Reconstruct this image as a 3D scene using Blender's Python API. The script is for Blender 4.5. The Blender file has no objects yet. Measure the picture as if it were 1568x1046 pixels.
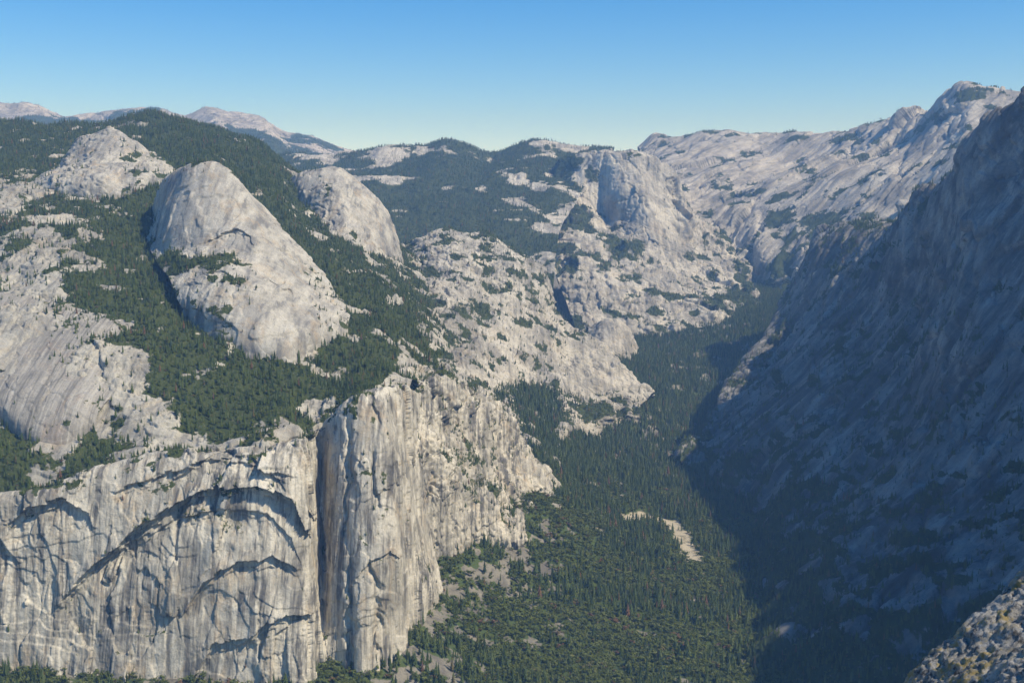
import bpy, math, numpy as np, time
from mathutils import Vector
T0=time.time()
rng=np.random.default_rng(7)
ZC=980.0; PITCH=math.radians(7.36); F=1680.0
SUN_AZ=(0.92,-0.39); SUN_EL=49.0
cp,sp=math.cos(PITCH),math.sin(PITCH)
# ---- unprojection helper: image pixel coordinates (horizontal, vertical) + estimated forward depth in metres -> world metres
def P(h,v,D,veg=0.0):
    dx=(h-784)/F; dy=(523-v)/F
    yc=cp+dy*sp; zc=-sp+dy*cp
    return (D*dx/yc, D, ZC+D*zc/yc, veg)
# ---------------- noise ----------------
def hsh(ix,iy,iz,seed):
    n=(ix*374761393+iy*668265263+iz*1442695041+seed*974634777)&0xffffffff
    n=((n^(n>>13))*1274126177)&0xffffffff
    n=((n^(n>>16))*2246822519)&0xffffffff
    return ((n^(n>>15))&0xffffff).astype(np.float32)/8388607.5-1
def vnoise(p,seed=0):
    p=p.astype(np.float32); i=np.floor(p).astype(np.int64); f=(p-i).astype(np.float32)
    u=f*f*f*(f*(f*6-15)+10)
    x,y,z=i[:,0],i[:,1],i[:,2]; r=0
    for a in (0,1):
        wa=u[:,0] if a else 1-u[:,0]
        for b in (0,1):
            wb=u[:,1] if b else 1-u[:,1]
            for c in (0,1):
                wc=u[:,2] if c else 1-u[:,2]
                r=r+wa*wb*wc*hsh(x+a,y+b,z+c,seed)
    return r
def fbm(p,oc=4,seed=0,gain=0.5,ridged=False):
    r=0;a=1.0;t=0;q=p.copy()
    for o in range(oc):
        n=vnoise(q,seed+o*17)
        if ridged: n=1-2*np.abs(n)
        r=r+a*n;t+=a;a*=gain;q=q*2.03+13.7
    return r/t
def facets(p,seed,tilt=1.2):
    """jointed rock: every worley cell is a tilted plane with its own offset"""
    p=p.astype(np.float32)+0.35*np.stack([vnoise(p*1.3,seed+1),vnoise(p*1.3,seed+2),vnoise(p*1.3,seed+3)],-1)
    i=np.floor(p).astype(np.int64); f=(p-i).astype(np.float32)
    b1=np.full(len(p),9,np.float32);b2=b1.copy();v=np.zeros(len(p),np.float32)
    for a in (-1,0,1):
        for b in (-1,0,1):
            for c in (-1,0,1):
                x,y,z=i[:,0]+a,i[:,1]+b,i[:,2]+c
                h0=hsh(x,y,z,seed);h1=hsh(x,y,z,seed+7);h2=hsh(x,y,z,seed+11)
                dx=a+.5+.45*h0-f[:,0];dy=b+.5+.45*h1-f[:,1];dz=c+.5+.45*h2-f[:,2]
                d=dx*dx+dy*dy+dz*dz
                val=h0*h1*1.2+h2*.5+tilt*(dx*h1+dy*h2+dz*h0)*.8
                m=d<b1
                b2=np.where(m,b1,np.minimum(b2,d)); v=np.where(m,val,v); b1=np.where(m,d,b1)
    return v,np.sqrt(b2)-np.sqrt(b1)
def sstep(a,b,x):
    t=np.clip((x-a)/(b-a),0,1);return t*t*(3-2*t)
# ---------------- loft ----------------
def cr(C,t):
    n=C.shape[0]; i=np.clip(np.floor(t).astype(int),0,n-2); f=(t-i)[:,None,None]
    p1=C[i];p2=C[i+1]
    p0=np.where((i>0)[:,None,None],C[np.maximum(i-1,0)],2*p1-p2)
    p3=np.where((i<n-2)[:,None,None],C[np.minimum(i+2,n-1)],2*p2-p1)
    m1=(p2-p0)*0.38;m2=(p3-p1)*0.38
    return (2*f**3-3*f**2+1)*p1+(f**3-2*f**2+f)*m1+(-2*f**3+3*f**2)*p2+(f**3-f**2)*m2
def tsamp(C,step,mx):
    d=np.linalg.norm(np.diff(C[...,:3],axis=0),axis=-1)
    r=np.linalg.norm(C[:-1,:,:3]-np.array([0,0,ZC]),axis=-1)
    a=(d/r).mean(axis=1); cum=np.concatenate([[0],np.cumsum(a)])
    n=int(min(mx,max(8,cum[-1]/step)))
    return np.interp(np.linspace(0,cum[-1],n),cum,np.arange(len(cum)))
def normals(V):
    du=np.gradient(V,axis=1);dv=np.gradient(V,axis=0)
    n=np.cross(du,dv);n/=np.linalg.norm(n,axis=-1,keepdims=True)+1e-9
    return n
PTS={'conifer':[], 'oak':[]}
def grid_mesh(name,V,attrs,mat):
    R,K,_=V.shape
    me=bpy.data.meshes.new(name); me.vertices.add(R*K); me.vertices.foreach_set('co',V.reshape(-1).astype(np.float32))
    idx=np.arange(R*K).reshape(R,K)
    q=np.stack([idx[:-1,:-1],idx[:-1,1:],idx[1:,1:],idx[1:,:-1]],-1).reshape(-1,4)
    n=len(q); me.loops.add(n*4); me.loops.foreach_set('vertex_index',q.reshape(-1).astype(np.int32))
    me.polygons.add(n); me.polygons.foreach_set('loop_start',np.arange(0,n*4,4,dtype=np.int32))
    me.polygons.foreach_set('use_smooth',np.ones(n,dtype=bool))
    me.update(calc_edges=True)
    for k,a in attrs.items():
        at=me.attributes.new(k,'FLOAT','POINT'); at.data.foreach_set('value',a.reshape(-1).astype(np.float32))
    ob=bpy.data.objects.new(name,me); bpy.context.scene.collection.objects.link(ob); me.materials.append(mat)
    return ob
def build(name,rows,mat,step=0.0008,amp=12,L=90,zs=1.0,ledge=0,ledgeL=120,rib=0,ribL=25,fine=1.5,fineL=10,
          dirn=None,seed=1,skirt=(0,-20,-160),back=(0,300,-150),mx=1100,trees=None,post=None,big=0,bigL=400,maskL=70,
          fac=None,lone=.05,lk=5,rmin=.3,hard=.3,crack=.5):
    C=np.array(rows,dtype=float)
    if back is not None:
        b=C[:1].copy(); b[...,:3]+=np.array(back); C=np.concatenate([b,C])
    if skirt is not None:
        b=C[-1:].copy(); b[...,:3]+=np.array(skirt); C=np.concatenate([C,b])
    A=cr(C,tsamp(C,step,mx))
    Ct=np.swapaxes(C,0,1)
    A=cr(np.swapaxes(A,0,1),tsamp(Ct,step,int(mx*1.3))); A=np.swapaxes(A,0,1)
    V=A[...,:3].copy(); veg=A[...,3]; S=V.shape[:2]
    def fl(sc): 
        q=V.reshape(-1,3)
        if dirn is not None:
            d=np.array(dirn,float);d/=np.linalg.norm(d); al=q@d; q=q-al[:,None]*d*0.72
        return q/sc
    N=normals(V)
    if N[...,2].mean()<0: N=-N
    nz0=np.abs(N[...,2])
    # smooth polished slabs alternate with broken, jointed rock
    Rg=rmin+(1-rmin)*sstep(-.8,1.0,(lambda n:n/n.std())(fbm(V.reshape(-1,3)/(L*1.7),3,seed+140)))
    d=amp*fbm(fl(np.array([L,L,L*zs])),4,seed,0.42)
    if big: d+=big*fbm(fl(np.array([bigL]*3)),3,seed+5,ridged=True)
    if ledge:
        n=fbm(fl(np.array([ledgeL]*3)),4,seed+31,0.42)*lk
        fr=n-np.floor(n); d+=ledge*(np.floor(n)+sstep(0.0,0.12,fr))*1.0
    V+=N*d.reshape(S)[...,None]
    if fac:
        for k,(a,fx,fz) in enumerate(fac):
            v,e=facets(fl(np.array([fx,fx,fz])),seed+200+k*13)
            V+=N*(Rg*(a*v-a*crack*(1-sstep(0,.10,e)))).reshape(S)[...,None]
    if rib:
        n=fbm(fl(np.array([ribL,ribL,ribL*5])),4,seed+51,0.55,ridged=True); V+=N*(Rg*rib*n).reshape(S)[...,None]
    if post: post(V)
    N=normals(V)
    if N[...,2].mean()<0: N=-N
    if fine:
        V+=N*(Rg*fine*fbm(fl(np.array([fineL]*3)),3,seed+71,0.6,ridged=True)).reshape(S)[...,None]
    nz=np.abs(N[...,2])
    m=fbm(V.reshape(-1,3)/np.array([maskL,maskL,maskL*.8]),5,seed+91,0.58).reshape(S)
    mask=sstep(-hard,hard,m/m.std()+(veg-.5)*3.6)
    mask=np.where(veg<0.02,0,mask)
    slopef=sstep(0.26,0.46,nz0*.65+nz*.35); mask=mask*slopef
    if trees:
        dens,hmin,hmax,kind=trees
        e1=V[1:,:-1]-V[:-1,:-1];e2=V[:-1,1:]-V[:-1,:-1]
        ar=np.abs(e1[...,0]*e2[...,1]-e1[...,1]*e2[...,0])+0.15*np.linalg.norm(np.cross(e1,e2),axis=-1)
        lam=ar*dens*(mask[:-1,:-1]+lone*(veg[:-1,:-1]>0.04)*slopef[:-1,:-1])
        cnt=rng.poisson(np.clip(lam,0,8))
        ii,jj=np.nonzero(cnt); rep=cnt[ii,jj]; ii=np.repeat(ii,rep);jj=np.repeat(jj,rep)
        a=rng.random(len(ii))[:,None];b=rng.random(len(ii))[:,None]
        pt=V[ii,jj]+e1[ii,jj]*a+e2[ii,jj]*b
        h=hmin+(hmax-hmin)*rng.random(len(ii))**1.5
        if kind=='mix':
            g=fbm(pt/160,3,5)[:]; isoak=(g+rng.normal(0,.25,len(g))+(0.25-(pt[:,2])/2000)*0.6 - np.clip((pt[:,1]-2900)/900,-0.25,1)*0.6)>0.08
            PTS['oak'].append(np.c_[pt[isoak],h[isoak]*0.42]); PTS['conifer'].append(np.c_[pt[~isoak],h[~isoak]])
        else:
            sh=rng.random(len(h))<.25
            PTS['oak'].append(np.c_[pt[sh],h[sh]*.33]);PTS['conifer'].append(np.c_[pt[~sh],h[~sh]])
    return grid_mesh(name,V,{'veg':mask},mat),V
# ---------------- materials ----------------
def nt(name):
    m=bpy.data.materials.new(name);m.use_nodes=True;t=m.node_tree;t.nodes.clear();return m,t
def add(t,ty,**k):
    n=t.nodes.new(ty)
    for a,b in k.items(): setattr(n,a,b)
    return n
def noise(t,vec,scale,detail=6,rough=0.6,dist=0.0):
    n=add(t,'ShaderNodeTexNoise');n.inputs['Scale'].default_value=scale;n.inputs['Detail'].default_value=detail
    n.inputs['Roughness'].default_value=rough;n.inputs['Distortion'].default_value=dist
    t.links.new(vec,n.inputs['Vector']);return n.outputs['Fac']
def mapv(t,vec,sc):
    n=add(t,'ShaderNodeMapping');n.inputs['Scale'].default_value=sc;t.links.new(vec,n.inputs['Vector']);return n.outputs[0]
def flat(t,vec,d,k,sc):
    """squash position along the fall line d, so noise becomes streaks running down it"""
    d=Vector(d).normalized()
    dt=add(t,'ShaderNodeVectorMath',operation='DOT_PRODUCT');t.links.new(vec,dt.inputs[0]);dt.inputs[1].default_value=d
    s1=add(t,'ShaderNodeVectorMath',operation='SCALE');s1.inputs[0].default_value=d*k;t.links.new(dt.outputs['Value'],s1.inputs['Scale'])
    sb=add(t,'ShaderNodeVectorMath',operation='SUBTRACT');t.links.new(vec,sb.inputs[0]);t.links.new(s1.outputs[0],sb.inputs[1])
    return mapv(t,sb.outputs[0],(1/sc,)*3)
def ramp(t,fac,stops):
    n=add(t,'ShaderNodeValToRGB');cr_=n.color_ramp
    while len(cr_.elements)<len(stops):cr_.elements.new(0.5)
    for e,(p,c) in zip(cr_.elements,stops):
        e.position=p;e.color=(c,c,c,1) if not isinstance(c,tuple) else (*c,1)
    t.links.new(fac,n.inputs[0]);return n.outputs[0]
def mix(t,fac,a,b,mode='MIX'):
    n=add(t,'ShaderNodeMix',data_type='RGBA',blend_type=mode)
    for s,v in ((0,fac),(6,a),(7,b)):
        if isinstance(v,(int,float)): n.inputs[s].default_value=v
        elif isinstance(v,tuple): n.inputs[s].default_value=(*v,1)
        else:t.links.new(v,n.inputs[s])
    return n.outputs[2]
def mth(t,op,a,b):
    n=add(t,'ShaderNodeMath',operation=op)
    for s,v in ((0,a),(1,b)):
        if isinstance(v,(int,float)): n.inputs[s].default_value=v
        else:t.links.new(v,n.inputs[s])
    return n.outputs[0]
def granite(name,light=(.50,.475,.425),dark=(.30,.285,.26),s=1.0,streak=0.6,warm=0.3,soil=(.15,.132,.07),brush=(.06,.075,.025),bump=1.0,brushy=0.5,sdir=(16,200,200),spot=.6,dk=(.15,.146,.135),lt=(.60,.55,.455),warmc=(.46,.33,.18),fall=None,wet=0):
    m,t=nt(name); out=add(t,'ShaderNodeOutputMaterial');bs=add(t,'ShaderNodeBsdfDiffuse')
    t.links.new(bs.outputs[0],out.inputs[0])
    g=add(t,'ShaderNodeNewGeometry');pos=g.outputs['Position']
    big=noise(t,pos,1/(150*s),5,.68,.8)
    c=mix(t,ramp(t,big,[(.40,0.0),(.58,1.0)]),dark,light)
    sv=flat(t,pos,fall[:3],.93,fall[3]) if fall else mapv(t,pos,tuple(1/(q*s) for q in sdir))
    st=noise(t,sv,1,5,.68,0)
    c=mix(t,mth(t,'MULTIPLY',ramp(t,st,[(.37,1.0),(.49,0.0)]),streak),c,dk)
    c=mix(t,mth(t,'MULTIPLY',ramp(t,st,[(.53,0.0),(.64,1.0)]),streak*.8),c,lt)
    if warm>.1:
        wn=noise(t,mapv(t,pos,(1/(60*s),1/(60*s),1/(110*s))),1,4,.7,1.0)
        c=mix(t,mth(t,'MULTIPLY',ramp(t,wn,[(.54,0.0),(.68,1.0)]),warm),c,warmc)
    if wet:
        w1=noise(t,mapv(t,pos,(1/19,1/80,1/380)),1,5,.70,0);w2=noise(t,mapv(t,pos,(1/190,1/190,1/80)),1,4,.65,.5)
        c=mix(t,mth(t,'MULTIPLY',mth(t,'MULTIPLY',ramp(t,w1,[(.42,1.0),(.50,0.0)]),ramp(t,w2,[(.40,.15),(.55,1.0)])),wet),c,(.085,.083,.078))
    md=noise(t,pos,1/(22*s),5,.72,0)
    c=mix(t,ramp(t,md,[(.36,spot),(.45,0.0)]),c,tuple(x*.4 for x in light))
    fn=noise(t,pos,1/(5*s),3,.75,0)
    c=mix(t,ramp(t,fn,[(.34,.5),(.46,0.0)]),c,tuple(x*.36 for x in light))
    at=add(t,'ShaderNodeAttribute',attribute_name='veg');vg=at.outputs['Fac']
    vf=mth(t,'ADD',mth(t,'MULTIPLY',vg,.75),mth(t,'MULTIPLY',mth(t,'SUBTRACT',md,.5),2.2))
    c=mix(t,ramp(t,vf,[(.3,0.0),(.62,.95)]),c,soil)
    bf=mth(t,'ADD',mth(t,'MULTIPLY',vg,.4*brushy+.1),fn)
    c=mix(t,mth(t,'MULTIPLY',ramp(t,bf,[(.62,0.0),(.72,1.0)]),ramp(t,vg,[(.02,0.0),(.3,1.0)])),c,brush)
    t.links.new(c,bs.inputs['Color'])
    hb=mth(t,'ADD',mth(t,'MULTIPLY',md,5.0*s),mth(t,'MULTIPLY',fn,2.0*s))
    b=add(t,'ShaderNodeBump');b.inputs['Strength'].default_value=bump;b.inputs['Distance'].default_value=1.0
    t.links.new(hb,b.inputs['Height']);t.links.new(b.outputs[0],bs.inputs['Normal'])
    return m
def foliage(name,c1,c2,c3):
    m,t=nt(name);out=add(t,'ShaderNodeOutputMaterial');bs=add(t,'ShaderNodeBsdfDiffuse')
    t.links.new(bs.outputs[0],out.inputs[0])
    oi=add(t,'ShaderNodeObjectInfo')
    c=ramp(t,oi.outputs['Random'],[(0.0,tuple(x*.6 for x in c1)),(.25,c1),(.6,c2),(.95,c3),(.985,(.17,.10,.055))])
    t.links.new(c,bs.inputs['Color']);return m
M_cliff=granite('cliff_granite',light=(.61,.555,.43),dark=(.38,.35,.275),s=.9,streak=.85,warm=.5,sdir=(11,60,230),bump=.5,dk=(.15,.143,.125),spot=.35,lt=(.69,.635,.50),wet=.85)
M_slope=granite('slope_granite',light=(.47,.433,.34),dark=(.30,.277,.225),s=.9,streak=.55,warm=.3,bump=.7,lt=(.56,.52,.41),spot=.5)
M_slab=granite('slab_granite',light=(.36,.33,.27),dark=(.26,.24,.20),s=.9,streak=.9,warm=.35,bump=.3,lt=(.49,.455,.37),dk=(.17,.16,.135),spot=.2,sdir=(8,260,260),warmc=(.35,.25,.17))
M_dome=granite('dome_granite',light=(.50,.46,.365),dark=(.33,.307,.255),s=1.0,streak=.7,warm=.45,bump=.4,spot=.35,lt=(.60,.555,.445),sdir=(20,110,160))
M_mid=granite('canyon_granite',light=(.54,.50,.40),dark=(.30,.28,.23),s=1.3,streak=.6,warm=.2,bump=.8,lt=(.61,.57,.465))
M_far=granite('alpine_granite',light=(.50,.46,.375),dark=(.28,.26,.22),s=2.2,streak=.75,warm=.06,soil=(.13,.125,.09),fall=(-.7,-.45,-.45,75),bump=.8,spot=.5,dk=(.17,.16,.14),lt=(.60,.56,.47))
M_shade=granite('wall_granite_shade_toned',light=(.26,.248,.22),dark=(.11,.105,.093),s=1.4,streak=.85,warm=.15,dk=(.06,.06,.055),lt=(.40,.385,.345),fall=(-.66,-.4,-.62,45),soil=(.055,.053,.033),bump=.5,spot=.4,warmc=(.20,.135,.09))  # granite and soil colours darkened so the wall's shade reads deeper
M_ground=granite('valley_soil',light=(.27,.245,.185),dark=(.16,.147,.12),s=.6,streak=0,warm=0,soil=(.10,.10,.048),brush=(.078,.105,.034),brushy=1)

# ================= TERRAIN =================
sk=[(-300,172),(-60,166),(40,164),(100,182),(150,175),(240,170),(285,182),(320,167),(355,175),(400,181),(430,204),(480,214),(520,230),(600,243),(800,250)]
build('far_mountain_range',[[P(h,v,14000,.12) for h,v in sk],[P(h+8,v+14,13300,.25) for h,v in sk],[P(h+15,v+32,12300,.5) for h,v in sk],[P(h+15,v*.5+135,11300,.65) for h,v in sk],[P(h,v*.3+230,10000,.7) for h,v in sk]],
      M_far,step=.001,amp=35,L=600,big=25,bigL=700,fine=22,fineL=150,maskL=500,back=(0,2000,-500),trees=(1/900,18,30,'conifer'),seed=3,fac=[(22,300,300)])
pl=[(380,250),(440,238),(500,242),(550,238),(600,232),(650,230),(685,220),(720,229),(755,240),(800,226),(835,220),(880,226),(940,232)]
def sq(h,k): return 380+(h-380)*k
build('forested_plateau',[[P(h,v,8600,g) for (h,v),g in zip(pl,[.8,.8,.7,.8,.7,.8,.65,.8,.8,.75,.6,.6,.6])],
  [P(sq(h,.98),v+16,8250,g) for (h,v),g in zip(pl,[.9,.8,.25,.8,.12,.8,.3,.95,.95,.7,.5,.5,.4])],
  [P(sq(h,.96),v*.7+100,7800,g) for (h,v),g in zip(pl,[.9,.9,.7,.9,.85,.9,.95,.98,.95,.85,.65,.5,.4])],
  [P(sq(h,.92),v*.2+248,7200,g) for (h,v),g in zip(pl,[.9,.9,.9,.6,.8,.95,.98,.98,.98,.9,.8,.6,.4])],
  [P(sq(h,.86),v*.1+318,6600,g) for (h,v),g in zip(pl,[.9]*8+[.95,.95,.85,.6,.5])],
  [P(sq(h+15,.82),390,6100,.75) for h,v in pl],[P(sq(h+30,.79),470,5600,.5) for h,v in pl]],
  M_mid,amp=30,L=350,big=25,bigL=600,ledge=4,ledgeL=300,fine=6,fineL=40,maskL=240,trees=(1/260,14,28,'conifer'),seed=8,step=.001,back=(0,1200,-300),skirt=(0,-100,-200),fac=[(7,110,110)])
mw=[[(845,262,7700,.7),(880,240,7600,.5),(920,231,7500,.3),(965,231,7450,.2),(1000,243,7450,.1),(1028,268,7450,.1),(1046,305,7500,.05),(1085,352,7550,.1),(1130,385,7400,.3)],
[(845,285,7450,.75),(882,262,7420,.6),(920,258,7380,.2),(952,255,7300,.05),(990,266,7270,.05),(1022,295,7290,.05),(1045,330,7350,.05),(1090,366,7380,.15),(1134,394,7280,.3)],
[(845,310,7250,.7),(882,295,7240,.6),(918,300,7290,.05),(946,292,7180,0),(985,297,7060,0),(1020,325,7100,.05),(1047,352,7170,.05),(1096,376,7200,.2),(1138,402,7160,.3)],
[(843,340,7000,.7),(884,330,7020,.6),(928,338,7190,.05),(960,342,7030,0),(996,352,6910,0),(1026,366,6940,.05),(1056,382,7000,.1),(1105,394,7050,.25),(1145,412,7000,.35)],
[(840,375,6700,.7),(885,365,6700,.65),(930,375,6760,.5),(975,385,6720,.25),(1016,398,6690,.1),(1050,405,6720,.1),(1082,412,6760,.25),(1120,418,6800,.35),(1150,430,6800,.45)],
[(850,420,6350,.65),(890,410,6330,.45),(935,418,6300,.35),(985,432,6280,.3),(1030,440,6280,.15),(1060,440,6320,.15),(1092,440,6400,.35),(1125,440,6500,.5),(1155,445,6550,.6)],
[(870,470,6000,.5),(905,468,5980,.35),(950,475,5930,.3),(1000,482,5900,.2),(1042,483,5900,.15),(1075,478,5950,.3),(1105,465,6100,.4),(1130,455,6300,.6),(1160,450,6400,.7)],
[(885,520,5650,.5),(915,516,5620,.3),(955,508,5700,.3),(1000,508,5720,.3),(1045,505,5740,.3),(1085,498,5780,.5),(1115,480,5950,.7),(1135,465,6200,.8),(1165,455,6300,.8)]]
build('mount_watkins',[[P(*q) for q in r] for r in mw],M_mid,amp=16,L=170,zs=1.5,ledge=5,ledgeL=170,rib=14,ribL=55,fine=6,fineL=30,maskL=110,trees=(1/240,12,24,'conifer'),seed=12,back=(0,900,-100),fac=[(30,110,260),(6,45,60)],rmin=.4)
S=[[(980,230,10500),(1005,208,10500),(1050,212,10300),(1120,208,10000),(1180,210,10000),(1215,204,9800),(1250,209,9500),(1300,194,9200),(1350,184,8900),(1395,168,8500),(1440,147,8100),(1475,130,7850),(1512,144,7750),(1560,152,7650),(1640,147,7500)],
[(985,248,9800),(1010,236,9800),(1050,240,9600),(1115,240,9300),(1170,245,9200),(1205,245,9000),(1240,240,8800),(1290,230,8500),(1340,224,8200),(1390,212,7900),(1440,196,7500),(1480,184,7250),(1515,190,7180),(1560,195,7080),(1640,190,7000)],
[(1000,280,9000),(1030,275,9000),(1070,285,8700),(1110,290,8400),(1150,295,8200),(1190,290,8000),(1230,285,7900),(1280,275,7600),(1330,265,7400),(1385,262,7100),(1440,252,6800),(1485,245,6600),(1520,248,6540),(1560,250,6470),(1640,250,6400)],
[(1030,330,8300),(1055,325,8100),(1090,345,7900),(1125,350,7700),(1160,345,7500),(1200,340,7400),(1240,335,7200),(1285,330,7000),(1330,320,6800),(1380,315,6600),(1440,310,6300),(1490,300,6100),(1520,300,6050),(1560,300,6000),(1640,300,6000)],
[(1070,372,7600),(1095,378,7500),(1120,402,7300),(1145,410,7200),(1170,405,7000),(1205,395,6900),(1240,390,6700),(1285,385,6500),(1330,380,6300),(1380,375,6100),(1440,370,5900),(1490,360,5800),(1520,360,5750),(1560,360,5700),(1640,360,5700)],
[(1110,400,7300),(1135,425,7100),(1150,448,6900),(1175,450,6800),(1200,446,6700),(1230,446,6500),(1260,446,6300),(1300,446,6100),(1350,446,5900),(1400,446,5700),(1440,446,5600),(1490,446,5500),(1520,446,5500),(1560,446,5500),(1640,446,5500)]]
gv=[.12,.15,.2,.26,.34,.6]
rows=[[P(*q,g*(1.15 if q[0]<1250 else .6)) for q in r] for r,g in zip(S,gv)]
build('clouds_rest_ridge',rows,M_far,amp=26,L=380,big=34,bigL=550,ledge=14,ledgeL=420,fine=7,fineL=60,maskL=180,dirn=(-.75,-.45,-.45),trees=(1/450,14,24,'conifer'),seed=21,back=(300,1200,-500),fac=[(44,300,300),(16,100,100)],lone=.02,rmin=.3)
mc=[[(590,378,5300,.6),(640,362,5200,.5),(700,352,5150,.35),(745,358,5100,.4),(790,382,5050,.4),(830,415,5000,.3),(850,475,4900,.4),(890,512,4800,.1),(940,550,4650,0),(1000,603,4450,0)],
[(590,420,4900,.6),(640,402,4850,.45),(690,396,4800,.4),(740,410,4750,.45),(782,435,4700,.35),(815,475,4650,.3),(835,515,4550,.45),(870,548,4500,.05),(925,582,4400,0),(992,611,4380,.1)],
[(590,470,4500,.65),(640,450,4450,.45),(690,460,4400,.35),(735,490,4350,.4),(770,520,4300,.3),(800,560,4250,.25),(830,590,4200,.4),(862,603,4150,.1),(910,610,4250,.1),(985,616,4350,.2)],
[(600,540,4000,.65),(660,520,4000,.5),(710,540,3950,.4),(742,580,3900,.3),(772,610,3850,.3),(800,634,3800,.2),(830,645,3900,.4),(870,618,4050,.5),(920,620,4200,.5),(980,622,4330,.5)],
[(620,600,3600,.5),(670,590,3600,.4),(715,600,3600,.3),(750,625,3560,.2),(785,650,3520,.2),(815,680,3450,.2),(848,703,3400,.4),(872,660,3800,.6),(920,640,4050,.6),(980,635,4250,.6)]]
build('granite_spur',[[P(*q) for q in r] for r in mc],M_mid,amp=18,L=130,ledge=6,ledgeL=110,rib=4,ribL=40,fine=3.5,fineL=22,maskL=60,trees=(1/150,9,20,'conifer'),seed=33,fac=[(12,90,90),(3.5,28,28)],lone=.12,rmin=.15)
kb=[[(900,500,5350,.3),(925,492,5300,.1),(945,492,5280,0),(962,505,5300,0),(975,530,5320,.2)],[(900,525,5200,.3),(920,520,5100,0),(942,520,5080,0),(960,530,5100,0),(975,550,5200,.3)],[(905,560,5000,.5),(922,555,4980,.1),(942,560,4960,.1),(958,560,5000,.2),(972,570,5050,.5)]]
build('granite_knob',[[P(*q) for q in r] for r in kb],M_mid,amp=10,L=80,ledge=2,fine=3,seed=39,trees=(1/300,12,24,'conifer'),fac=[(8,50,50)],back=(0,250,-60))
ns=[[(-180,188,5000,.9),(-40,190,5000,.9),(60,192,4900,.9),(150,195,4850,.9),(230,181,4900,.95),(320,198,4850,1),(400,225,4750,.95),(450,262,4650,.9),(540,330,4600,.6),(640,400,4700,.5)],
[(-180,250,4200,.7),(-40,240,4150,.8),(60,255,4000,.85),(150,262,3950,.45),(240,245,4000,.95),(330,245,3950,1),(410,280,3950,.95),(460,330,3900,.85),(550,380,3900,.65),(650,430,4100,.5)],
[(-180,330,3300,.15),(-40,310,3350,.2),(60,300,3350,.35),(150,310,3350,.65),(230,310,3350,.95),(330,320,3400,.95),(430,360,3400,.9),(490,390,3400,.85),(570,420,3500,.7),(660,470,3700,.5)],
[(-180,400,2850,.22),(-40,400,2850,.28),(60,380,2850,.38),(140,380,2850,.75),(230,400,2850,1),(330,430,2850,.85),(420,440,2850,.85),(500,440,3000,.8),(590,450,3200,.75),(680,500,3400,.5)],
[(-180,480,2500,.03),(-40,470,2500,.03),(60,465,2500,.1),(140,470,2500,.5),(230,480,2500,.75),(330,510,2480,.85),(420,540,2450,.85),(500,520,2600,.8),(590,500,2850,.8),(680,540,3050,.5)],
[(-180,570,2250,.0),(-40,560,2260,.0),(60,560,2270,.0),(140,560,2280,.3),(230,570,2270,.5),(330,580,2270,.85),(420,600,2270,1),(500,590,2350,.95),(580,560,2500,.75),(660,570,2650,.5)],
[(-180,650,2120,.95),(-40,650,2120,.95),(60,660,2120,.1),(140,670,2110,.4),(230,665,2110,.3),(330,665,2120,.5),(420,650,2140,.55),(490,640,2200,.55),(570,595,2300,.5),(640,590,2480,.3)],
[(-180,745,1990,.4),(-40,750,1980,.5),(60,745,1990,.5),(140,718,2000,.4),(230,693,2025,.35),(330,688,2045,.35),(420,678,2060,.4),(490,660,2180,.3),(560,609,2180,.3),(620,607,2330,.3)]]
build('north_rim_slope',[[P(*q) for q in r] for r in ns],M_slope,amp=15,L=120,ledge=5,ledgeL=110,rib=1.5,ribL=25,fine=1.9,fineL=14,maskL=80,trees=(1/88,8,22,'conifer'),seed=44,mx=1000,back=(0,1200,-300),fac=[(6,65,70),(2,20,22)],lone=.11,rmin=.1)
sb=[[(-120,455,2530,.1),(-40,450,2530,.1),(30,452,2525,.1),(100,462,2510,.1),(160,478,2490,.1),(212,490,2490,.3)],
[(-120,485,2430,0),(-40,485,2430,0),(30,486,2430,0),(98,492,2420,0),(155,505,2405,0),(204,517,2420,.2)],
[(-120,530,2325,0),(-40,530,2325,0),(28,530,2325,0),(92,538,2310,0),(144,548,2300,0),(190,560,2310,.1)],
[(-120,570,2235,0),(-40,575,2230,0),(20,590,2190,0),(75,605,2165,0),(125,610,2160,0),(168,610,2190,.1)],
[(-120,592,2210,.3),(-40,600,2195,.3),(12,632,2135,.1),(62,668,2085,.05),(102,662,2090,.1),(146,640,2140,.2)]]
build('granite_slab',[[P(*q) for q in r] for r in sb],M_slab,amp=4,L=110,ledge=1.8,ledgeL=120,rib=.9,ribL=18,fine=.6,fineL=10,maskL=30,trees=(1/90,7,15,'conifer'),seed=46,back=(0,60,-40),skirt=(0,-5,-60),fac=[(2.4,70,70)],rmin=.25,lone=.05)
kn=[[(95,255,4000,.3),(112,225,3950,.1),(140,206,3900,.1),(172,196,3880,.05),(200,210,3880,.1),(232,236,3900,.2),(268,250,3950,.4)],
[(70,275,3800,.3),(100,252,3750,.1),(140,240,3700,.05),(172,238,3700,0),(205,245,3700,.1),(235,255,3750,.2),(268,262,3800,.4)],
[(50,290,3500,.3),(90,282,3450,.1),(140,280,3420,0),(180,284,3420,0),(210,275,3450,.2),(240,270,3550,.4),(270,275,3600,.7)]]
build('granite_outcrop',[[P(*q) for q in r] for r in kn],M_dome,amp=10,L=80,ledge=5,ledgeL=80,fine=2,fineL=14,trees=(1/200,10,20,'conifer'),seed=47,back=(0,200,-80),fac=[(7,50,50)])
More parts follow.
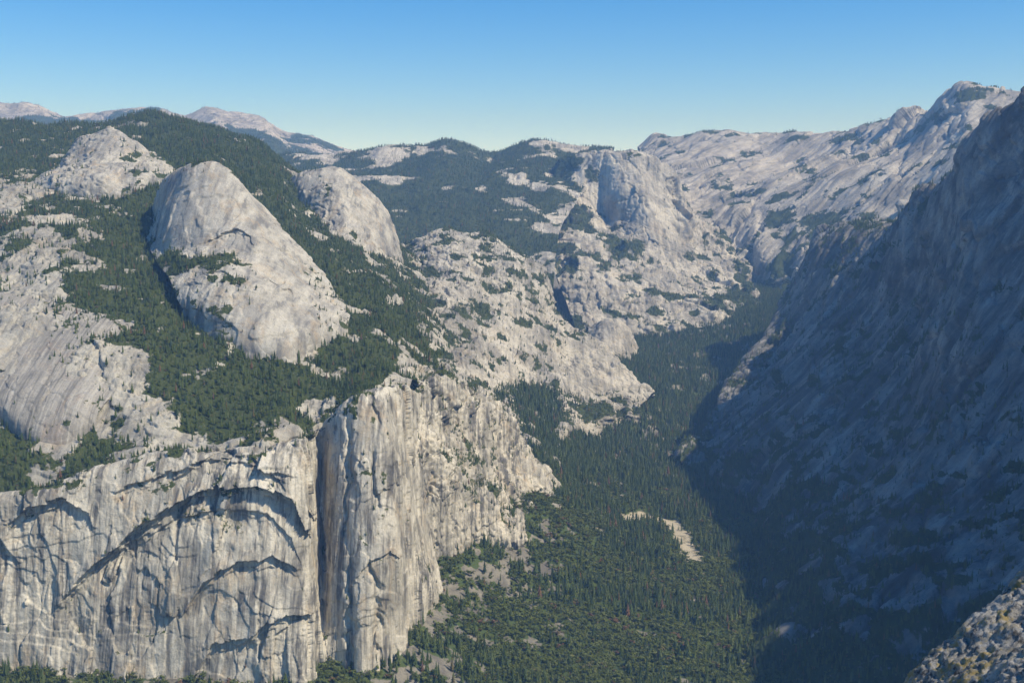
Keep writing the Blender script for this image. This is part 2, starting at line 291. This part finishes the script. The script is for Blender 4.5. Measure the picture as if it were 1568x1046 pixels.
def arcs(defs,D):
    def f(V):
        q=V.reshape(-1,3)
        wob=fbm(q/60,5,77,.55)*11
        blk=hsh(np.floor(q[:,0]/19+fbm(q/40,2,9)).astype(np.int64),np.zeros(len(q),np.int64),np.zeros(len(q),np.int64),5)*3.5
        dv=.8+.6*fbm(q/60,3,79)
        for k,(pts,dep,fall,lip) in enumerate(defs):
            w=np.array([P(h,v,D)[:3] for h,v in pts]); xs=w[:,0];zs=w[:,2]
            x=q[:,0];z=q[:,2]
            za=np.interp(x,xs,zs)+wob+blk; s=za-z
            ed=sstep(xs[0]-15,xs[0]+25,x)*(1-sstep(xs[-1]-25,xs[-1]+15,x))
            dd=dep*dv
            prof=.6*sstep(0,3,s)+.4*sstep(11,14,s+blk)
            q[:,1]+=ed*(dd*prof*np.exp(-np.maximum(s,0)/fall)-lip*np.exp(-np.maximum(-s,0)/14)*(s<=0))
        V[:]=q.reshape(V.shape)
    return f
nd=[[(240,318,3330,.3),(264,276,3150,.05),(290,257,3060,.1),(325,252,3020,.15),(356,264,3040,.05),(385,297,3090,0),(423,338,3160,0)],
[(238,335,3250,.3),(258,302,3010,0),(288,285,2930,0),(328,281,2910,.05),(364,292,2930,0),(398,320,3000,0),(448,362,3100,0)],
[(234,354,3130,.3),(253,346,2890,0),(290,340,2820,0),(334,338,2800,0),(376,345,2810,0),(420,368,2900,0),(480,402,3020,0)],
[(230,374,3000,.5),(256,382,2820,.2),(298,378,2760,.15),(345,382,2730,.1),(394,392,2720,0),(445,412,2800,0),(505,432,2960,.1)],
[(240,402,2800,.9),(280,404,2680,.9),(318,404,2630,.8),(354,410,2610,.3),(402,428,2620,0),(455,440,2710,0),(515,450,2900,.15)],
[(262,430,2640,.5),(292,436,2580,.1),(325,440,2540,.1),(360,448,2520,.1),(408,462,2520,0),(465,468,2630,0),(528,464,2850,.2)],
[(272,456,2570,.5),(298,462,2520,.2),(330,468,2480,.2),(362,480,2460,.1),(415,500,2450,0),(475,494,2540,0),(535,484,2780,.3)],
[(280,478,2540,.8),(305,486,2490,.7),(336,500,2450,.6),(366,516,2420,.2),(405,532,2400,0),(455,525,2440,.1),(530,505,2680,.5)]]
build('north_dome',[[P(*q) for q in r] for r in nd],M_dome,amp=4,L=120,ledge=4,ledgeL=190,rib=.9,ribL=22,fine=1.0,fineL=12,maskL=50,trees=(1/75,9,18,'conifer'),seed=52,skirt=(0,-30,-120),fac=[(3.4,80,80),(1,24,24)],rmin=.2,
  post=arcs([([(300,378),(325,362),(350,352),(372,362),(384,385)],18,22,4),([(395,440),(420,425),(450,445),(470,475)],12,18,3),([(330,420),(360,410),(392,420)],8,14,3)],2690))
bd=[[(430,300,4400,.3),(458,268,4300,.2),(488,259,4280,.05),(515,258,4270,0),(548,282,4280,0),(580,312,4300,0),(602,350,4350,0)],
[(436,320,4250,.4),(462,295,4120,.1),(495,285,4060,.05),(525,290,4050,0),(556,312,4080,0),(588,342,4150,0),(611,385,4280,0)],
[(450,345,4080,.5),(480,335,3960,.3),(512,335,3900,.1),(540,345,3880,0),(568,362,3920,0),(596,388,4020,0),(617,418,4200,0)],
[(470,375,3880,.8),(500,368,3780,.8),(528,378,3740,.7),(552,395,3720,.15),(580,405,3780,0),(604,418,3920,0),(624,438,4120,.2)],
[(490,410,3660,.8),(515,408,3600,.8),(540,420,3560,.6),(565,440,3550,.1),(590,440,3650,0),(612,445,3800,.2),(632,455,4000,.4)]]
build('basket_dome',[[P(*q) for q in r] for r in bd],M_dome,amp=5,L=130,ledge=5,ledgeL=150,rib=1.5,ribL=30,fine=1.2,fineL=16,maskL=60,trees=(1/110,9,18,'conifer'),seed=58,fac=[(5,80,80),(1.2,26,26)],rmin=.2)
X=[-170,0,70,130,200,280,350,420,466,489,510,548,590,616,642]
rim=[(770,1950),(757,1960),(752,1968),(725,1985),(700,2005),(690,2020),(690,2030),(680,2045),(665,2080),(648,2195),(632,2165),(605,2160),(592,2200),(598,2300),(605,2480)]
def prow(xs,ys,Ds,veg=0): return [P(x,y,d,veg) for x,y,d in zip(xs,ys,Ds)]
R=[prow(X,[a for a,b in rim],[b for a,b in rim],.25),
 prow(X,[800,795,790,770,752,742,742,732,722,715,700,690,680,672,680],[1935,1940,1945,1955,1965,1972,1975,1985,2020,2160,2110,2085,2110,2260,2450],.12),
 prow([-170,0,70,130,200,280,350,420,466,490,512,552,602,628,655],[880,875,870,860,845,835,835,830,820,810,790,780,770,765,770],[1915,1920,1925,1930,1938,1942,1945,1955,1980,2110,2070,2030,2060,2250,2430],.08),
 prow([-170,0,70,130,200,280,350,420,470,492,512,556,612,640,672],[970,970,965,960,950,940,935,930,920,910,880,875,860,850,860],[1895,1900,1905,1908,1912,1915,1918,1925,1945,2050,2020,1990,2030,2240,2400],.1),
 prow([-170,0,70,130,200,280,350,420,470,495,514,556,608,645,682],[1070,1070,1065,1060,1050,1040,1030,1020,1010,1000,985,975,940,905,915],[1875,1880,1884,1886,1890,1892,1896,1902,1915,1980,1990,1965,2040,2180,2330],.2)]
def cliffpost(V):
    arcs([([(95,925),(150,862),(215,800),(300,762),(385,752),(440,770),(468,840),(485,905)],36,100,9),
      ([(130,890),(190,838),(260,803),(330,790),(400,795),(440,830),(458,880)],12,30,3),
      ([(165,760),(230,735),(300,722),(380,725),(440,745)],12,20,4),
      ([(280,935),(310,890),(360,862),(410,855),(450,880)],22,45,6),
      ([(10,800),(40,775),(90,768),(130,790),(138,815)],24,30,7),
      ([(250,745),(310,712),(370,712),(410,740),(430,760)],16,18,4),
      ([(370,985),(410,945),(450,935),(485,950)],24,35,7),
      ([(285,1045),(330,985),(380,970)],14,36,5),
      ([(535,905),(560,875),(590,870),(610,890)],12,28,5),
      ([(545,790),(575,770),(600,785)],9,20,3),
      ([(-150,850),(-80,800),(0,822),(30,860)],14,30,4)],1930)(V)
    q=V.reshape(-1,3)
    for px,w,dp in ((530,6,15),(572,5,12)):
        x0=P(px,800,2020)[0]; q[:,1]+=dp*np.exp(-((q[:,0]-x0+fbm(q/50,4,5)*22+(q[:,2]-300)*.03)/w)**2)*np.clip(.5+1.5*fbm(q/90,2,6),0,1)
    V[:]=q.reshape(V.shape)
build('royal_arches_cliff',R,M_cliff,step=.0007,amp=5,L=80,zs=2,ledge=2.2,ledgeL=140,rib=2.0,ribL=20,fine=.8,fineL=8,maskL=40,trees=(1/90,8,16,'conifer'),seed=63,post=cliffpost,back=(0,160,-50),skirt=(0,-15,-150),fac=[(7,42,190),(2.2,15,60)],rmin=.18,crack=.15)
er=[[(585,590,2440,.3),(640,562,2600,.4),(700,578,2750,.4),(742,602,2900,.2),(775,640,3000,.1),(805,680,3050,.1),(835,720,3080,.1),(864,772,3050,.1)],
[(615,640,2420,.1),(660,635,2550,.2),(702,648,2680,.4),(740,668,2800,.4),(770,698,2880,.1),(795,723,2930,0),(827,750,2960,0),(868,779,2980,.1)],
[(628,710,2400,.1),(668,703,2500,.2),(707,713,2600,.45),(740,730,2690,.45),(765,748,2760,.2),(787,763,2820,.2),(817,770,2900,.2),(862,782,2960,.1)],
[(628,780,2390,.3),(665,757,2450,.2),(700,775,2520,.25),(740,795,2590,.1),(775,806,2650,.1),(800,813,2700,.1),(812,780,2850,.4),(856,785,2940,.5)]]
build('granite_buttress',[[P(*q) for q in r] for r in er],M_cliff,amp=16,L=70,zs=1.4,ledge=5,ledgeL=70,rib=4,ribL=28,fine=1.6,fineL=12,maskL=40,trees=(1/80,8,17,'conifer'),seed=69,back=(0,150,-60),fac=[(11,45,80),(3,16,24)],lone=.16,rmin=.3)
wl=[[(1055,712,3840,.6),(1130,602,4450,.1),(1180,522,4850,.1),(1225,450,5150,.1),(1268,360,5250,.1),(1312,350,5100,.3),(1368,350,4750,.4),(1415,298,4350,.4),(1474,258,4000,.1),(1492,210,3880,0),(1512,172,3800,0),(1570,148,3650,0),(1680,80,3400,0),(1850,0,3000,0),(2050,-30,2500,0),(2250,-30,2000,0),(2450,0,1500,0)],  # outermost right columns: unseen ridge added to shade the wall and valley
[(1056,714,3840,.6),(1112,640,4150,.2),(1160,590,4400,.1),(1200,545,4620,.1),(1245,490,4650,.1),(1290,480,4400,.2),(1350,480,4080,.2),(1420,450,3750,.2),(1476,370,3560,.1),(1494,345,3480,0),(1530,335,3430,0),(1600,330,3320,0),(1700,330,3150,0),(1850,300,2750,0),(2020,280,2350,0),(2200,280,1900,0),(2400,280,1400,0)],
[(1058,716,3840,.7),(1095,680,3950,.5),(1135,650,3980,.1),(1170,640,3920,.15),(1210,635,3800,.15),(1240,650,3600,.2),(1290,680,3320,.2),(1350,700,3050,.25),(1420,720,2820,.25),(1480,720,2730,.15),(1530,715,2690,.15),(1600,700,2600,.1),(1700,660,2480,.1),(1850,640,2300,.1),(2000,600,2100,.1),(2150,600,1750,.1),(2350,600,1300,.1)],
[(1050,718,3820,.8),(1075,718,3820,.8),(1100,718,3770,.6),(1130,735,3630,.6),(1165,765,3410,.7),(1165,820,3110,.9),(1165,880,2775,.95),(1175,950,2475,.95),(1190,1046,2140,.95),(1245,1090,2000,.95),(1330,1120,1920,.9),(1450,1150,1850,.8),(1600,1150,1800,.7),(1750,1150,1750,.6),(1900,1150,1700,.6),(2050,1150,1500,.6),(2250,1150,1100,.6)]]
build('half_dome_wall_and_shade_ridge',[[P(*q) for q in r] for r in wl],M_shade,amp=18,L=180,big=20,bigL=420,ledge=8,ledgeL=240,rib=5,ribL=40,fine=2,fineL=20,maskL=60,dirn=(-.62,-.45,-.6),trees=(1/120,10,24,'conifer'),seed=75,back=(900,500,-300),skirt=(-40,-10,-120),step=.0011,fac=[(22,130,130),(7,45,45)],rmin=.35,lone=.12)
vf=[(1300,[(-1700,200,.8),(-1000,130,.8),(-500,60,.8),(-150,20,.8),(100,0,.8),(350,0,.8),(700,10,.8),(1100,60,.8),(2200,300,.5)]),
(1900,[(-1400,160,.8),(-900,135,.8),(-450,105,.8),(-250,70,.8),(-50,15,.85),(250,0,.95),(650,0,.95),(1150,60,.8),(2200,400,.5)]),
(2100,[(-1300,260,.8),(-800,220,.8),(-330,160,.85),(-180,105,.3),(-60,45,.7),(150,5,.95),(600,0,.95),(1050,40,.8),(2200,450,.5)]),
(2400,[(-1200,320,.8),(-700,290,.8),(-210,155,.7),(-120,115,.1),(-10,65,.6),(230,10,.9),(620,0,.98),(1000,40,.8),(2200,500,.5)]),
(2700,[(-1200,420,.8),(-600,320,.8),(-90,200,.5),(20,125,.6),(200,45,.85),(380,8,.95),(650,0,.98),(1000,50,.8),(2200,550,.5)]),
(3000,[(-1200,500,.8),(-500,350,.8),(60,185,.8),(180,115,.85),(320,40,.9),(500,8,.95),(720,5,.95),(1100,60,.8),(2200,600,.5)]),
(3500,[(-1200,500,.8),(-500,400,.8),(60,200,.8),(230,95,.95),(420,28,.95),(600,12,.98),(800,22,.98),(1200,120,.8),(2300,600,.5)]),
(4000,[(-1200,500,.8),(-400,400,.8),(130,240,.8),(300,130,.95),(480,55,.65),(680,30,.6),(850,55,.9),(1300,200,.8),(2400,700,.5)]),
(4500,[(-1200,500,.8),(-300,350,.8),(250,220,.8),(560,148,.8),(720,80,.7),(850,60,.65),(1000,105,.8),(1400,300,.8),(2500,750,.5)]),
(5000,[(-1000,500,.8),(0,350,.8),(400,260,.8),(620,220,.85),(800,180,.7),(930,155,.65),(1100,195,.8),(1500,350,.8),(2600,800,.5)]),
(5600,[(-1000,500,.8),(0,350,.8),(400,250,.8),(700,250,.8),(930,260,.7),(1130,275,.65),(1300,310,.8),(1700,450,.8),(2700,850,.5)]),
(6200,[(-800,500,.8),(200,350,.8),(600,330,.8),(900,350,.8),(1150,385,.6),(1350,395,.65),(1500,425,.8),(1900,600,.8),(2800,900,.5)]),
(7000,[(-600,500,.8),(300,400,.8),(800,400,.8),(1250,440,.8),(1500,440,.6),(1750,440,.7),(1950,470,.8),(2300,650,.8),(3000,1000,.5)])]
rows=[[(x,Y,z,g) for x,z,g in r] for Y,r in vf][::-1]
lake=np.array([P(962,808,3180)[:2],P(990,797,3260)[:2],P(1025,800,3230)[:2],P(1042,822,3110)[:2],P(1050,840,3010)[:2],P(1062,860,2890)[:2]])
ob,V=build('valley_floor',rows,M_ground,step=.0014,amp=7,L=120,fine=2.0,fineL=14,maskL=50,back=None,skirt=None,trees=(1/85,14,36,'mix'),seed=81,mx=1400,lone=.15,hard=.5)
def dseg(p,poly):
    d=np.full(len(p),1e9)
    for a,b in zip(poly[:-1],poly[1:]):
        ab=b-a;t=np.clip(((p-a)@ab)/(ab@ab),0,1);d=np.minimum(d,np.linalg.norm(p-(a+t[:,None]*ab),axis=1))
    return d
def lakef(q): return dseg(q[:,:2],lake)+fbm(q[:,:3]/28,4,4,.65)*26+np.clip((3120-q[:,1])/260,0,1)*5
q=V.reshape(-1,3);ds=lakef(q)
at=ob.data.attributes.new('sand','FLOAT','POINT');at.data.foreach_set('value',(1-sstep(22,33,ds)).astype(np.float32))
for k in PTS:
    PTS[k]=np.concatenate(PTS[k])
    PTS[k]=PTS[k][(lakef(PTS[k])>31)|(rng.random(len(PTS[k]))<.04)]
t=M_ground.node_tree;bs=[n for n in t.nodes if n.type=='BSDF_DIFFUSE'][0]
src=bs.inputs['Color'].links[0].from_socket;aa=add(t,'ShaderNodeAttribute',attribute_name='sand')
pg=add(t,'ShaderNodeNewGeometry').outputs['Position'];sn=ramp(t,noise(t,pg,1/18,4,.7),[(.36,(.22,.19,.11)),(.5,(.48,.42,.29))])
t.links.new(mix(t,aa.outputs['Fac'],src,sn),bs.inputs['Color'])
me=bpy.data.meshes.new('ground');s=60000
me.from_pydata([(-s,-s,-120),(s,-s,-120),(s,s,-120),(-s,s,-120)],[],[(0,1,2,3)]);me.materials.append(M_ground)
o=bpy.data.objects.new('ground',me);bpy.context.scene.collection.objects.link(o)
# ---------------- foreground boulder -------------
M_rock,t=nt('lichen_granite');out=add(t,'ShaderNodeOutputMaterial');bs=add(t,'ShaderNodeBsdfPrincipled');bs.inputs['Roughness'].default_value=.9
t.links.new(bs.outputs[0],out.inputs[0]);pos=add(t,'ShaderNodeNewGeometry').outputs['Position']
n1=noise(t,pos,5,8,.7);n2=noise(t,pos,14,8,.75);n3=noise(t,pos,60,4,.7);n4=noise(t,pos,3,5,.6,.5)
c=mix(t,ramp(t,n1,[(.35,0.0),(.6,1.0)]),(.28,.265,.23),(.56,.515,.43))
c=mix(t,ramp(t,n2,[(.38,.95),(.48,0.0)]),c,(.05,.048,.045))
c=mix(t,ramp(t,n3,[(.35,.7),(.5,0.0)]),c,(.10,.095,.085))
c=mix(t,mth(t,'MULTIPLY',ramp(t,n4,[(.45,0.0),(.55,1.0)]),ramp(t,n2,[(.47,0.0),(.55,.9)])),c,(.38,.27,.08))
t.links.new(c,bs.inputs['Base Color']);b=add(t,'ShaderNodeBump');b.inputs['Distance'].default_value=.03
t.links.new(mth(t,'ADD',n2,mth(t,'MULTIPLY',n3,.35)),b.inputs['Height']);t.links.new(b.outputs[0],bs.inputs['Normal'])
fr=[[(1350,1110,5.2),(1398,1046,5.2),(1440,1008,5.2),(1480,985,5.25),(1512,945,5.3),(1545,905,5.35),(1590,868,5.4),(1700,800,5.5)],
[(1390,1140,4.9),(1425,1085,4.8),(1465,1045,4.8),(1500,1020,4.8),(1535,985,4.85),(1570,950,4.9),(1620,915,4.9),(1740,850,5)],
[(1450,1200,4.5),(1480,1150,4.3),(1510,1110,4.2),(1540,1085,4.2),(1580,1050,4.2),(1620,1020,4.2),(1680,980,4.2),(1800,930,4.2)],
[(1550,1300,4.0),(1580,1250,3.8),(1610,1210,3.7),(1650,1180,3.7),(1700,1150,3.7),(1750,1120,3.7),(1810,1080,3.7),(1900,1030,3.7)]]
build('granite_boulder',[[P(*q) for q in r] for r in fr],M_rock,step=.0016,amp=.07,L=.45,ledge=.012,ledgeL=.5,fine=.02,fineL=.05,back=(0.3,.5,-.9),skirt=(.1,-.4,-1.5),seed=90,mx=700,rmin=1)
# ---------------- trees ----------------
def conifer(name,mat,seed,wid):
    r=np.random.default_rng(seed);vs=[];fs=[];mi=[]
    for k in range(5):
        a=k*2*math.pi/5;vs.append((.018*math.cos(a),.018*math.sin(a),-.06))
    vs.append((0,0,.9))
    for k in range(5): fs.append((k,(k+1)%5,5));mi.append(1)
    T=8
    for i in range(T):
        z=.14+.80*(i/(T-1))**.95; R=wid*(1-(i/(T-.3)))**.8*r.uniform(.85,1.12)+.012
        h=.16*(1-i/T)+.06; n=10;b=len(vs);vs.append((r.normal(0,.006),r.normal(0,.006),min(1.0,z+h)))
        off=r.uniform(0,6)
        for k in range(n):
            a=off+k*2*math.pi/n;rr=R*(r.uniform(.85,1.15) if k%2==0 else r.uniform(.4,.62))
            vs.append((rr*math.cos(a),rr*math.sin(a),z-(.035 if k%2==0 else -.01)*r.uniform(.5,1.5)))
        for k in range(n): fs.append((b,b+1+k,b+1+(k+1)%n));mi.append(0)
    me=bpy.data.meshes.new(name);me.from_pydata(vs,[],fs);me.materials.append(mat);me.materials.append(M_bark)
    me.polygons.foreach_set('material_index',mi);o=bpy.data.objects.new(name,me);bpy.context.scene.collection.objects.link(o);return o
def oak(name,mat,seed):
    r=np.random.default_rng(seed);vs=[];fs=[];mi=[]
    for k in range(5):
        a=k*2*math.pi/5;vs.append((.05*math.cos(a),.05*math.sin(a),-.1))
    vs.append((0,0,.7))
    for k in range(5): fs.append((k,(k+1)%5,5));mi.append(1)
    cl=[(r.normal(0,.2),r.normal(0,.2),r.uniform(.35,.8),r.uniform(.17,.27)) for _ in range(8)]
    for cx,cy,cz,cr_ in cl:
        for _ in range(15):
            d=r.normal(size=3);d/=np.linalg.norm(d);p=np.array([cx,cy,cz])+d*cr_*r.uniform(.7,1.1)
            u=np.cross(d,r.normal(size=3));u/=np.linalg.norm(u);w=np.cross(d,u)+d*.3;s=r.uniform(.07,.13)
            b=len(vs);vs+= [tuple(p+u*s),tuple(p+w*s),tuple(p-u*s),tuple(p-w*s)];fs.append((b,b+1,b+2,b+3));mi.append(0)
    me=bpy.data.meshes.new(name);me.from_pydata(vs,[],fs);me.materials.append(mat);me.materials.append(M_bark)
    me.polygons.foreach_set('material_index',mi);o=bpy.data.objects.new(name,me);bpy.context.scene.collection.objects.link(o);return o
M_bark,t=nt('bark');o_=add(t,'ShaderNodeOutputMaterial');b_=add(t,'ShaderNodeBsdfDiffuse');t.links.new(b_.outputs[0],o_.inputs[0])
t.links.new(ramp(t,noise(t,add(t,'ShaderNodeNewGeometry').outputs['Position'],2,1),[(.3,(.08,.05,.03)),(.7,(.14,.095,.06))]),b_.inputs[0])
M_con=foliage('conifer_needles',(.058,.082,.026),(.086,.114,.034),(.12,.142,.044))
M_oak=foliage('oak_leaves',(.10,.122,.03),(.132,.155,.04),(.16,.178,.055))
def scatter(name,pts,proto):
    me=bpy.data.meshes.new(name);me.vertices.add(len(pts));me.vertices.foreach_set('co',pts[:,:3].astype(np.float32).reshape(-1))
    for k,v in (('hgt',pts[:,3]),('yaw',rng.uniform(0,6.28,len(pts))),('wd',rng.uniform(.8,1.35,len(pts)))):
        a=me.attributes.new(k,'FLOAT','POINT');a.data.foreach_set('value',v.astype(np.float32))
    ob=bpy.data.objects.new(name,me);bpy.context.scene.collection.objects.link(ob)
    ng=bpy.data.node_groups.new(name,'GeometryNodeTree')
    ng.interface.new_socket('Geometry',in_out='INPUT',socket_type='NodeSocketGeometry');ng.interface.new_socket('Geometry',in_out='OUTPUT',socket_type='NodeSocketGeometry')
    N=ng.nodes;L=ng.links;gi=N.new('NodeGroupInput');go=N.new('NodeGroupOutput');ip=N.new('GeometryNodeInstanceOnPoints')
    oi=N.new('GeometryNodeObjectInfo');oi.inputs[0].default_value=proto;oi.transform_space='ORIGINAL'
    def na(k):
        n=N.new('GeometryNodeInputNamedAttribute');n.data_type='FLOAT';n.inputs[0].default_value=k;return n.outputs[0]
    cx=N.new('ShaderNodeCombineXYZ');L.new(na('yaw'),cx.inputs[2])
    mm=N.new('ShaderNodeMath');mm.operation='MULTIPLY';L.new(na('hgt'),mm.inputs[0]);L.new(na('wd'),mm.inputs[1])
    cs=N.new('ShaderNodeCombineXYZ');L.new(mm.outputs[0],cs.inputs[0]);L.new(mm.outputs[0],cs.inputs[1]);L.new(na('hgt'),cs.inputs[2])
    L.new(gi.outputs[0],ip.inputs['Points']);L.new(oi.outputs['Geometry'],ip.inputs['Instance']);L.new(cx.outputs[0],ip.inputs['Rotation']);L.new(cs.outputs[0],ip.inputs['Scale'])
    L.new(ip.outputs[0],go.inputs[0]);md=ob.modifiers.new('scatter','NODES');md.node_group=ng
    proto.parent=ob;proto.location=pts[0,:3];s=float(pts[0,3]);proto.scale=(s,s,s)
    return ob
c=PTS['conifer'];rng.shuffle(c)
h=len(c)//2
scatter('conifer_forest',c[:h],conifer('pine_form',M_con,1,.17));scatter('conifer_forest.001',c[h:],conifer('fir_form',M_con,2,.135))
scatter('oak_woodland',PTS['oak'],oak('oak_form',M_oak,3))
# ---------------- haze: thin uniform air ----------------
bpy.ops.mesh.primitive_cube_add(size=1);hz=bpy.context.object;hz.name='atmospheric_haze'
hz.scale=(50000,50000,3000);hz.location=(0,0,1300)
m,t=nt('haze');out=add(t,'ShaderNodeOutputMaterial');v=add(t,'ShaderNodeVolumeScatter');v.inputs['Color'].default_value=(.27,.54,1,1)
v.inputs['Density'].default_value=5.4e-5;v.inputs['Anisotropy'].default_value=0;t.links.new(v.outputs[0],out.inputs['Volume']);hz.data.materials.append(m)
# ---------------- light / sky / camera ----------------
sx,sy=SUN_AZ;el=math.radians(SUN_EL);hn=math.hypot(sx,sy);sv=Vector((sx/hn*math.cos(el),sy/hn*math.cos(el),math.sin(el)))
sd=bpy.data.lights.new('sun','SUN');sd.energy=5.0;sd.angle=math.radians(.5);sd.color=(1,.965,.89)
so=bpy.data.objects.new('sun',sd);bpy.context.scene.collection.objects.link(so);so.rotation_euler=sv.to_track_quat('Z','Y').to_euler()
w=bpy.data.worlds.new('World');bpy.context.scene.world=w;w.use_nodes=True;t=w.node_tree
bg=t.nodes['Background'];sk=t.nodes.new('ShaderNodeTexSky');sk.sky_type='NISHITA';sk.sun_disc=False;sk.sun_elevation=el
sk.sun_rotation=math.atan2(sx,sy);sk.altitude=1500;sk.dust_density=.1;sk.ozone_density=2.5;sk.air_density=1.0
hs=t.nodes.new('ShaderNodeHueSaturation');hs.inputs['Saturation'].default_value=1.5;hs.inputs['Hue'].default_value=.51;hs.inputs['Value'].default_value=1.12;t.links.new(sk.outputs[0],hs.inputs['Color'])
t.links.new(hs.outputs[0],bg.inputs[0]);bg.inputs[1].default_value=.15
cd=bpy.data.cameras.new('camera');cd.sensor_width=36;cd.lens=36*F/1568;cd.clip_start=.1;cd.clip_end=200000
co=bpy.data.objects.new('camera',cd);bpy.context.scene.collection.objects.link(co);co.location=(0,0,ZC);co.rotation_euler=(math.pi/2-PITCH,0,0)
bpy.context.scene.camera=co
sc=bpy.context.scene;sc.view_settings.view_transform='Standard';sc.view_settings.look='None';sc.view_settings.exposure=0
